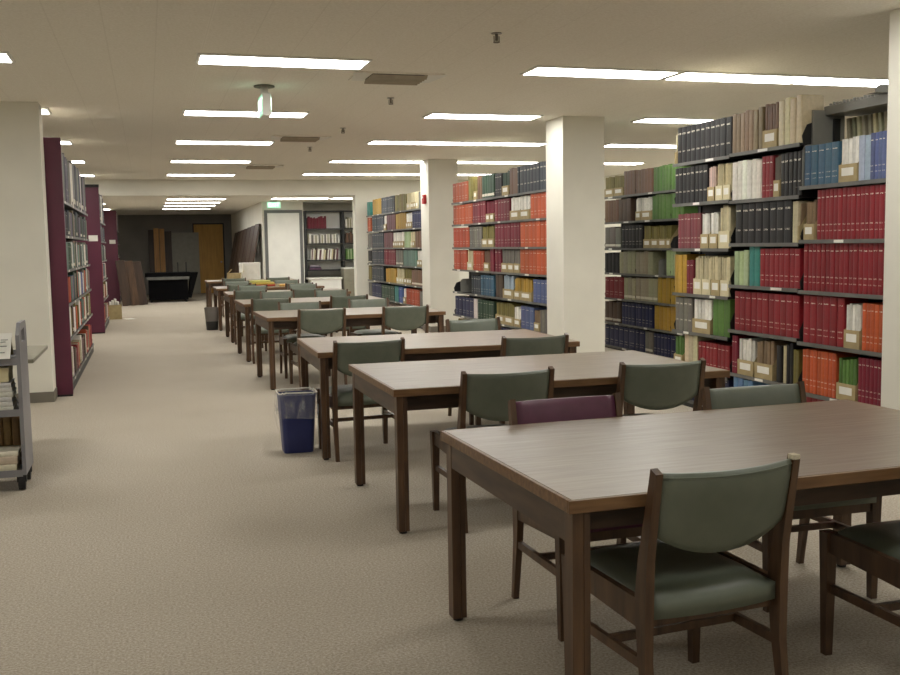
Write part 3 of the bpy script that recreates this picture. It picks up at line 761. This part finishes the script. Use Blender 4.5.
# left-hand ranges: front looks to +X, maroon end panels towards the camera
LLV = [1.95, 1.60, 1.25, .90, .55, .12]
LPAL = [['slate','lilac','grey','black','lilac','white'], ['lilac','black','slate','grey','dark green'], ['grey','slate','dark green','white','teal grey'],
        ['white','slate blue','rust','dark green','teal grey','grey'], ['olive','white','teal grey','orange','umber'], ['teal grey','white','dark green','rust','grey'], ['rust','plum','umber','red','white','beige']]
def left_range(tag_, nm, X, y0, nsec, x_back, panel_top, group):
    ys = [y0+.914*i for i in range(nsec+1)]
    for i in range(nsec):
        make_section(f'steel bookcase section behind the {nm}, {ORD[i]} of {NUM[nsec]} from its end', X, ys[i], ys[i+1], LLV, -1, 2.45, group='left-hand bookcase sections')
        for s, z in enumerate(LLV):
            y = ys[i]+.03+R.uniform(0,.05); used = set()
            while y < ys[i+1]-.12:
                pal = [c for c in LPAL[s+(1 if s == 5 else 0)] if c not in used] or [c for c in ('tan','brown','beige','umber','cream','navy','plum','olive','mustard') if c not in used]
                cn = R.choice(pal); used.add(cn); th = R.uniform(.028,.05); n = R.choice((2,3,4,5,6)); n = max(1, min(n, int((ys[i+1]-.02-y)/th)))
                h = R.uniform(.46,.53) if s == 0 else R.uniform(.25,.31)
                add_run(X, z, y, y+n*th, n, cn, h, R.choice((0,0,1,3)), -1, f'{SHELF[s] if s < 5 else "bottom shelf"}, {ORD[i]} section behind {nm}', f'volumes in the bookcases behind the {nm}', (), .03)
                y += n*th+(R.uniform(.02,.12) if R.random() < .3 else .003)
    t = thing('end_panel', f'{nm} bookcase end facing the camera, with a small white sign' if tag_ != 'L1' else f'{nm} bookcase end, tall, beside the left pillar', 'bookcase end panel', ((X+x_back)/2, y0-.03, 0), 0, 'maroon bookcase end panels')
    w = (X-x_back)/2+.016
    box('panel_board', 'maroon', -w, -.022, .02, w, .022, panel_top, bev=.003, parent=t)
    box('plinth', 'rubber', -w+.01, -.018, 0, w-.005, .024, .025, parent=t)
    if tag_ != 'L1':
        bm = bmesh.new(); bx(bm, w-.20, -.026, 1.60, w-.05, -.0225, 1.70); sg = obj('range_sign', bm, 'paper', t)
    if tag_ == 'L2': box('top_cap', 'rubber', -w-.005, -.03, panel_top, w+.005, .026, panel_top+.05, parent=t)
    # rear face of the double-sided range
    return t
left_range('L1', 'first maroon panel', -.78, 10.74, 5, -1.32, 2.55, '')
left_range('L2', 'second maroon panel', -.77, 18.62, 3, -1.31, 2.52, '')
left_range('L3', 'third maroon panel', -.74, 27.9, 3, -1.28, 2.46, '')

# build the volumes: the 300 that show largest one by one, the rest as one mass
BOOKS.sort(key=lambda b: -b[0])
def book_mtx(x, y, z, side, lean):
    return Matrix.Translation((x, y, z)) @ Matrix.Rotation(0 if side > 0 else PI, 4, 'Z') @ Matrix.Rotation(lean, 4, 'X')
used_lab = {}
NBIG = 300
for (area, x, y, z, th, h, d, rg, st, side, lab, grp, lean) in BOOKS[:NBIG]:
    bm, cl, uv = book_bm(); book_geo(bm, th, h, d, rg, st, Matrix.Identity(4), cl, uv)
    o = obj('bound_volume', bm, ['cloth', 'pages']); o.matrix_world = book_mtx(x, y, z, side, lean)
    tag(o, lab, 'book', grp)
bm, cl, uv = book_bm()
for (area, x, y, z, th, h, d, rg, st, side, lab, grp, lean) in BOOKS[NBIG:]:
    book_geo(bm, th, h, d, rg, st, book_mtx(x, y, z, side, lean), cl, uv)
o = obj('distant_volumes', bm, ['cloth', 'pages']); o['kind'] = 'stuff'; o['label'] = 'smaller bound volumes filling the distant and side bookcases'; o['category'] = 'books'

# ---------------------------------------------------------------- book cart at the left edge
t = thing('book_cart', 'grey metal book cart with black casters, beside the left pillar', 'cart', (-.755, 6.72, 0))
for x in (-.011, -.90):
    bm = bmesh.new()
    pr = [(-.19,.10),(.19,.10),(.19,.98),(.16,1.02),(-.10,1.02),(-.19,.96)]
    # panel with a slot handle near the top
    prism(bm, [(-.19,.10),(.19,.10),(.19,.90),(-.19,.90)], 0, x-.011, x+.011)
    prism(bm, [(-.19,.90),(-.08,.90),(-.08,.97),(-.19,.95)], 0, x-.011, x+.011)
    prism(bm, [(.08,.90),(.19,.90),(.19,.98),(.08,.98)], 0, x-.011, x+.011)
    prism(bm, [(-.19,.95),(-.08,.97),(.08,.98),(.19,.98),(.16,1.02),(-.10,1.02)], 0, x-.011, x+.011)
    obj('end_frame', bm, 'cart', t)
for z in (.12, .49, .80):
    bm = bmesh.new(); bx(bm, -.889, -.18, z-.015, -.022, .18, z); bx(bm, -.889, -.185, z-.03, -.022, -.18, z+.012); bx(bm, -.889, .18, z-.03, -.022, .185, z+.03)
    obj('shelf', bm, 'cart', t)
for x in (-.034, -.85):
    for y in (-.13, .15):
        bm = bmesh.new(); cyl(bm, (x-.018, y, .054), .053, .036, 0, 20); c = obj('caster_wheel', bm, 'rubber', t, True)
        bm = bmesh.new(); bx(bm, x-.027, y-.02, .05, x-.021, y+.02, .10); bx(bm, x+.021, y-.02, .05, x+.027, y+.02, .10); bx(bm, x-.024, y-.025, .090, x+.024, y+.025, .105)
        obj('caster_fork', bm, 'rubber', c)
def flat_book(name, lab, cat, x0, y0, z, w, d, h, rgb, grp=None, rz=0):
    bm, cl, uv = book_bm()
    mt = Matrix.Rotation(PI/2, 4, 'Y') @ Matrix.Identity(4)
    m = Matrix.Translation((0,0,h/2)) @ Matrix.Rotation(PI/2, 4, 'X')
    # spine looks to -X; turn so that it looks to -Y
    book_geo(bm, h, w, d, rgb, 0, Matrix.Rotation(PI/2, 4, 'Z') @ Matrix.Translation((-d/2, w/2, h/2)) @ Matrix.Rotation(PI/2, 4, 'X'), cl, uv)
    o = obj(name, bm, ['cloth','pages']); o.location = (x0, y0, z); o.rotation_euler.z = rz
    return tag(o, lab, cat, grp)
cz = .1215
for i, (h, c) in enumerate(((.045,(206,200,176)),(.05,(196,180,160)),(.03,(222,216,196)))):
    flat_book('flat_volume', ['pale volume lying flat at the base of the cart\'s bottom stack','tan volume lying in the middle of the cart\'s bottom stack','cream volume lying on top of the cart\'s bottom stack'][i], 'book', -.96+.006*i, 6.64, cz, .30, .20, h, c, 'volumes on the book cart'); cz += h+.001
for i in range(5):
    bm, cl, uv = book_bm(); book_geo(bm, .046, .335, .11, (128,98+4*(i % 2),58), 0, Matrix.Identity(4), cl, uv)
    o = obj('bound_volume', bm, ['cloth','pages']); o.location = (-.83-.05*i, 6.76, .1215); o.rotation_euler.z = PI/2
    tag(o, f'brown volume standing on the bottom shelf of the cart, {ORD[4-i]} from left of five', 'book', 'volumes on the book cart')
cz = .4915
for i in range(6):
    flat_book('flat_volume', f'white journal lying flat in the middle cart shelf stack, {ORD[5-i]} from its top', 'book', -.955-.004*(i % 3), 6.66, cz, .29, .21, .028, (214-5*(i % 3),212-5*(i % 3),200), 'volumes on the book cart'); cz += .029
bm = bmesh.new(); bx(bm, -.14, -.10, 0, .14, .10, .085, bev=.004); bx(bm, -.142, -.102, .06, .142, .102, .088)
o = obj('document_box', bm, 'card_cream'); o.location = (-.97, 6.67, cz+.001); tag(o, 'cream document box lying on the white journals in the cart', 'box')
t = thing('open_printout', 'white printout propped at a slope on the top of the cart', 'papers', (-.97, 6.68, .8135))
bm = bmesh.new(); prism(bm, [(-.17,0),(-.155,0),(.0,.135),(-.012,.142)], 0, -.18, .16); obj('sheet_stack', bm, 'paper', t)
bm = bmesh.new(); prism(bm, [(-.002,.13),(.10,0),(.09,0),(-.012,.13)], 0, -.17, .15); obj('support_board', bm, 'card', t)
bm = bmesh.new()
for k in range(9):
    a = .12+.085*k
    for q in range(6):
        if R.random() < .7:
            x0 = -.16+.052*q; y0 = -.1705+.1575*a; z0 = .005+.137*a
            bx(bm, x0, y0-.0022, z0, x0+R.uniform(.02,.045), y0-.0004, z0+.004)
obj('printed_lines', bm, 'grey_plastic', t)

t = thing('pedestal_table', 'grey-topped table end between the cart and the left pillar', 'table', (-1.30, 7.68, 0))
box('tabletop', 'leaf_top', -.55, -.51, .712, .55, .51, .74, bev=.004, parent=t)
bm = bmesh.new(); cyl(bm, (-.1,0,.03), .045, .68, 2, 16); obj('pedestal', bm, 'dark_steel', t)
bm = bmesh.new(); bx(bm, -.4, -.04, .0, .2, .04, .035, bev=.006); bx(bm, -.14, -.3, .0, -.06, .3, .034, bev=.006); obj('foot', bm, 'dark_steel', t)

# ---------------------------------------------------------------- waste baskets
t = thing('waste_basket', 'blue plastic waste basket with a clear liner by the third table', 'waste basket', (.975, 7.16, 0))
bm = bmesh.new()
ro = [rrect(0,0,0,.205,.175,.03), rrect(0,0,.02,.21,.18,.032), rrect(0,0,.405,.255,.225,.036), rrect(0,0,.415,.262,.232,.036)]
ri = [rrect(0,0,.415,.250,.220,.034), rrect(0,0,.02,.195,.165,.03)]
loft(bm, ro+ri); obj('basket_body', bm, 'blue_plastic', t, False)
bm = bmesh.new(); rr = random.Random(3)
def ruf(z, w, d, r, amp): return [(x+rr.uniform(-amp,amp), y+rr.uniform(-amp,amp), zz+rr.uniform(-amp,amp)*.8) for x, y, zz in rrect(0,0,z,w,d,r,6)]
loft(bm, [ruf(.33,.236,.206,.03,.001), ruf(.408,.25,.216,.034,.002), ruf(.43,.268,.238,.04,.004), ruf(.415,.282,.252,.04,.004), ruf(.33,.284,.256,.04,.008), ruf(.25,.276,.246,.04,.014)], cap=False)
obj('bin_liner', bm, 'film', t, True)
bm = bmesh.new(); rim = rrect(0,0,.43,.266,.236,.04,6); rim = [(x+rr.uniform(-.003,.003), y+rr.uniform(-.003,.003), z+rr.uniform(-.006,.006)) for x, y, z in rim]; tube(bm, rim+rim[:1], .0045, 6); obj('liner_rim', bm, 'paper', t)
bm = bmesh.new()   # one corner of the liner hanging lower on the aisle side
loft(bm, [[(-.148,-.11,.33),(-.15,.05,.34),(-.152,.05,.34),(-.150,-.11,.33)], [(-.150,-.10,.22),(-.155,.03,.25),(-.157,.03,.25),(-.152,-.10,.22)], [(-.135,-.09,.15),(-.14,-.02,.17),(-.142,-.02,.17),(-.137,-.09,.15)]]); obj('liner_flap', bm, 'film', t)
t = thing('waste_basket', 'two-tone grey and black waste basket by the sixth table', 'waste basket', (1.06, 18.45, 0))
bm = bmesh.new(); loft(bm, [rrect(0,0,.155,.222,.222,.08), rrect(0,0,.40,.26,.26,.09), rrect(0,0,.40,.235,.235,.08), rrect(0,0,.16,.2,.2,.07)]); obj('upper_bin', bm, 'grey_plastic', t, False)
bm = bmesh.new(); loft(bm, [rrect(0,0,0,.20,.20,.07), rrect(0,0,.155,.225,.225,.08)]); obj('lower_bin', bm, 'black_plastic', t, False)

# ---------------------------------------------------------------- things on the far tables
t = thing('paper_box', 'large white box with a lid standing on the last table', 'box', (2.16, 22.75, TZ+.0015), .12)
box('box_body', 'paper', -.2, -.16, 0, .2, .16, .37, bev=.004, parent=t); box('box_lid', 'white_metal', -.206, -.166, .31, .206, .166, .375, bev=.004, parent=t)
t = thing('carton', 'small tan carton beside the white box on the last table', 'box', (1.80, 22.5, TZ+.0015), -.2)
bm = bmesh.new(); bx(bm, -.14, -.11, 0, .14, .11, .16); obj('carton_body', bm, 'card', t)
bm = bmesh.new(); prism(bm, [(-.14,.16),(-.06,.235),(-.056,.232),(-.134,.16)], 1, -.1, .1); prism(bm, [(.14,.16),(.22,.20),(.22,.195),(.135,.16)], 1, -.1, .1); obj('carton_flap', bm, 'card_cream', t)
cz = TZ+.0015
for i, (c, x, w) in enumerate((((176,60,40),2.02,.46),((214,190,90),2.0,.40),((200,196,110),1.95,.36))):
    flat_book('flat_volume', ['orange-red volume at the base of the flat stack on the seventh table','yellow volume in the middle of the flat stack on the seventh table','pale yellow volume topping the flat stack on the seventh table'][i], 'book', x, 18.75, cz, w, .30, .035, c, 'flat volumes on the seventh table'); cz += .036
flat_book('flat_volume', 'orange-edged volume lying alone on the seventh table', 'book', 2.40, 18.5, TZ+.0015, .34, .26, .04, (206,160,80), 'flat volumes on the seventh table', .2)

# ---------------------------------------------------------------- annex
def board(name, m, lab, grp, x, y, w, h, th, lean, axis, rz=0):
    o = box(name, m, -w/2, -th/2, 0, w/2, th/2, h, bev=.004)
    o.location = (x, y, .001+abs(math.sin(lean))*th/2); o.rotation_euler = (lean if axis == 0 else 0, lean if axis == 1 else 0, rz)
    return tag(o, lab, 'board', grp)
# dark table leaves leaning on the annex side wall (wall face x = 2.64)
for i in range(7):
    yy = 24.95+i*.96
    o = box('table_leaf', 'plank', -.02, -.44, 0, .02, .44, 2.04-.02*i, bev=.004)
    o.location = (2.20, yy, .005); o.rotation_euler = (0, .195, 0)
    tag(o, f'dark brown table leaf leaning on the annex side wall, {ORD[6-i]} from left of seven', 'board', 'panels leaning on the side wall')
# brown boards leaning on the end of the third range
for i, (x, y, h) in enumerate(((-.54,27.30,1.18),(-.34,27.42,1.16),(-.14,27.55,1.14))):
    o = box('leaning_board', 'plank' if i != 1 else 'wood', -.11, -.012, 0, .11, .012, h, bev=.003)
    o.location = (x, y, .003); o.rotation_euler = (0, -.12, .1)
    tag(o, f'brown board leaning at the third bookcase end, {ORD[i]} from left of three', 'board', 'boards at the third bookcase')
# planks on the far wall
for i, (x, w, m, h) in enumerate(((.14,.16,'plank',2.05),(.30,.16,'tan_plank',2.1),(.47,.15,'tan_plank',2.08),(.66,.20,'plank',2.0))):
    o = box('wall_plank', m, -w/2, -.015, 0, w/2, .015, h, bev=.003)
    o.location = (x, 33.30, .002); o.rotation_euler = (-.07, 0, 0)
    tag(o, f'{"tan" if m == "tan_plank" else "dark"} plank leaning on the dark far wall, {ORD[i]} from left of four', 'board', 'planks on the far wall')
o = box('wall_panel', 'leaf_top', -.5, -.015, 0, .5, .015, 1.95, bev=.004); o.location = (.98+.12, 33.38, .002); o.rotation_euler = (-.04, 0, 0)
tag(o, 'grey sheet leaning on the dark far wall beside the yellow door', 'board')
# black covered table stack
t = thing('black_cabinet', 'low black cabinet with a grey band near the top, in the annex', 'cabinet', (.52, 29.0, 0))
bm = bmesh.new(); bx(bm, -.52, -.38, .06, .52, .38, .60, bev=.012); obj('cabinet_body', bm, 'black_cover', t)
box('grey_band', 'lip_steel', -.56, -.47, .61, .56, .42, .69, bev=.006, parent=t, label='grey band')
box('cabinet_top', 'black_cover', -.60, -.45, .69, .60, .45, .80, bev=.015, parent=t)
for x in (-.46, .46):
    for y in (-.32, .32):
        bm = bmesh.new(); cyl(bm, (x, y, 0), .03, .062, 2, 12); obj('foot', bm, 'rubber', t)
bm = bmesh.new(); loft(bm, [[(.53,-.36,.10),(.60,-.36,.10),(.60,.36,.10),(.53,.36,.10)], [(.605,-.40,.79),(.80,-.40,.79),(.80,.40,.79),(.605,.40,.79)]]); obj('side_wing', bm, 'black_cover', t)
bm = bmesh.new()
for x in (.28, .50): tube(bm, [(x,0,.80),(x,0,1.07)], .012, 8)
obj('post', bm, 'rubber', t)
# carton with papers on the floor by the second range
t = thing('floor_carton', 'tan carton full of white papers on the floor by the second bookcase', 'box', (-.70, 22.35, 0), .1)
bm = bmesh.new(); w, d, h = .13, .16, .30
for q in ((-w,-d,w,-d+.006),(-w,d-.006,w,d),(-w,-d+.006,-w+.006,d-.006),(w-.006,-d+.006,w,d-.006)): bx(bm, q[0], q[1], 0, q[2], q[3], h)
bx(bm, -w+.006, -d+.006, 0, w-.006, d-.006, .006); obj('carton_body', bm, 'card', t)
for i in range(4):
    bm = bmesh.new(); bx(bm, -.10+.05*i, -.13, .007, -.065+.05*i, .13, .36+.03*((i*7) % 3)); obj('paper_bundle', bm, 'paper', t)
o = box('paper_sheet', 'paper', -.10, -.14, .001, .10, .14, .006); o.location = (-.42, 22.2, 0); o.rotation_euler.z = .3
tag(o, 'white sheet lying on the carpet beside the floor carton', 'paper')

# journal shelves in the opening right of the white door
t = thing('journal_shelving', 'dark steel journal shelving on a white cabinet, right of the white door', 'shelving', (0, 24.62, 0))
JX0, JX1, JM = 3.70, 5.40, 4.62
for x in (JX0, JM, JX1): box('upright', 'dark_steel', x-.025, -.02, 0, x+.025, .30, 2.28, parent=t)
JL = [.88, 1.12, 1.52, 1.88]
for z in JL: box('shelf', 'dark_steel', JX0+.025, -.01, z-.03, JX1-.025, .28, z, parent=t)
box('gap_backing', 'white_metal', JX0, .31, .75, JX1, .32, 2.26, parent=t)
box('top_panel', 'dark_steel', JX0, -.02, 2.28, JX1, .31, 2.31, parent=t)
jb = []
def jrow(z, x0, x1, cols, h, lean=0, nm=''):
    x = x0; i = 0; L_ = []
    while x < x1-.03:
        th = R.uniform(.02,.05); L_.append((x+th/2, th)); x += th+.004
    for i, (xc, th) in enumerate(L_):
        cn = cols[i % len(cols)] if len(cols) < 6 else R.choice(cols)
        bm, cl, uv = book_bm(); book_geo(bm, th*.95, h*R.uniform(.80,1.0), .17, COL[cn], 0, Matrix.Identity(4), cl, uv)
        o = obj('journal', bm, ['cloth','pages']); o.matrix_world = Matrix.Translation((xc, 24.64, z+.002)) @ Matrix.Rotation(PI/2, 4, 'Z') @ Matrix.Rotation(lean, 4, 'X')
        tag(o, f'small {cn} journal, {ORD[i] if i < 20 else "later"} from left, {nm} shelf beside the white door', 'journal', f'journals on the {nm} shelf right of the white door')
jrow(JL[3], 3.75, 4.22, ['maroon','crimson','maroon'], .30, 0, 'top')
jrow(JL[2], 3.75, 4.55, ['beige','white','grey','white'], .24, 0, 'second')
jrow(JL[1], 3.80, 4.46, ['white','plum','white','cream','umber'], .29, .10, 'third')
jrow(JL[1], 4.68, 5.2, ['green','pale green'], .28, 0, 'right-hand third')
jrow(JL[2], 4.68, 5.2, ['umber','brown'], .27, 0, 'right-hand second')
jrow(JL[3], 4.68, 5.2, ['white','beige'], .27, 0, 'right-hand top')
for i in range(3): flat_book('flat_volume', f'purple volume lying flat on the lowest shelf right of the white door, {ORD[2-i]} from top', 'book', 3.92, 24.76, JL[0]+.002+.036*i, .30-.03*i, .2, .034, [(104,66,92),(60,50,70),(150,140,150)][i], 'flat volumes by the white door')
t = thing('storage_counter', 'white storage counter under the journal shelves', 'cabinet', (0, 24.1, 0))
box('counter_body', 'white_metal', 3.72, 0, .0, 4.45, .42, .66, bev=.004, parent=t); box('counter_top', 'paper', 3.66, -.03, .66, 4.47, .44, .70, bev=.004, parent=t)
t = thing('file_cabinet', 'pale grey file cabinet beside the storage counter', 'cabinet', (4.85, 24.05, 0))
box('cabinet_body', 'leaf_top', -.34, 0, 0, .34, .46, .90, bev=.006, parent=t); box('cabinet_top', 'white_metal', -.345, -.005, .90, .345, .465, .925, bev=.004, parent=t)
for z in (.06, .34, .62):
    d = box('drawer', 'leaf_top', -.32, -.015, z, .32, 0, z+.26, bev=.004, parent=t); box('drawer_handle', 'chrome', -.08, -.035, z+.17, .08, -.016, z+.19, bev=.003, parent=d)

# ---------------------------------------------------------------- camera, world, view
cam = bpy.data.cameras.new('camera'); co = bpy.data.objects.new('camera', cam); C.objects.link(co)
cam.sensor_fit = 'HORIZONTAL'; cam.sensor_width = 36; cam.lens = F/900*36; cam.clip_start = .05; cam.clip_end = 200
m = Matrix.Identity(4)
for i in range(3): m[i][0] = rt[i]; m[i][1] = up[i]; m[i][2] = -fw[i]
m[0][3], m[1][3], m[2][3] = 0, 0, EYE
co.matrix_world = m
sc = bpy.context.scene; sc.camera = co
w = bpy.data.worlds.new('world'); sc.world = w; w.use_nodes = True
w.node_tree.nodes['Background'].inputs[0].default_value = (.9, .95, 1, 1); w.node_tree.nodes['Background'].inputs[1].default_value = .05
sc.view_settings.view_transform = 'Standard'; sc.view_settings.look = 'None'; sc.view_settings.exposure = 0.85
sc.cycles.max_bounces = 8; sc.cycles.diffuse_bounces = 5; sc.cycles.use_denoising = True
sc.cycles.sample_clamp_indirect = 6
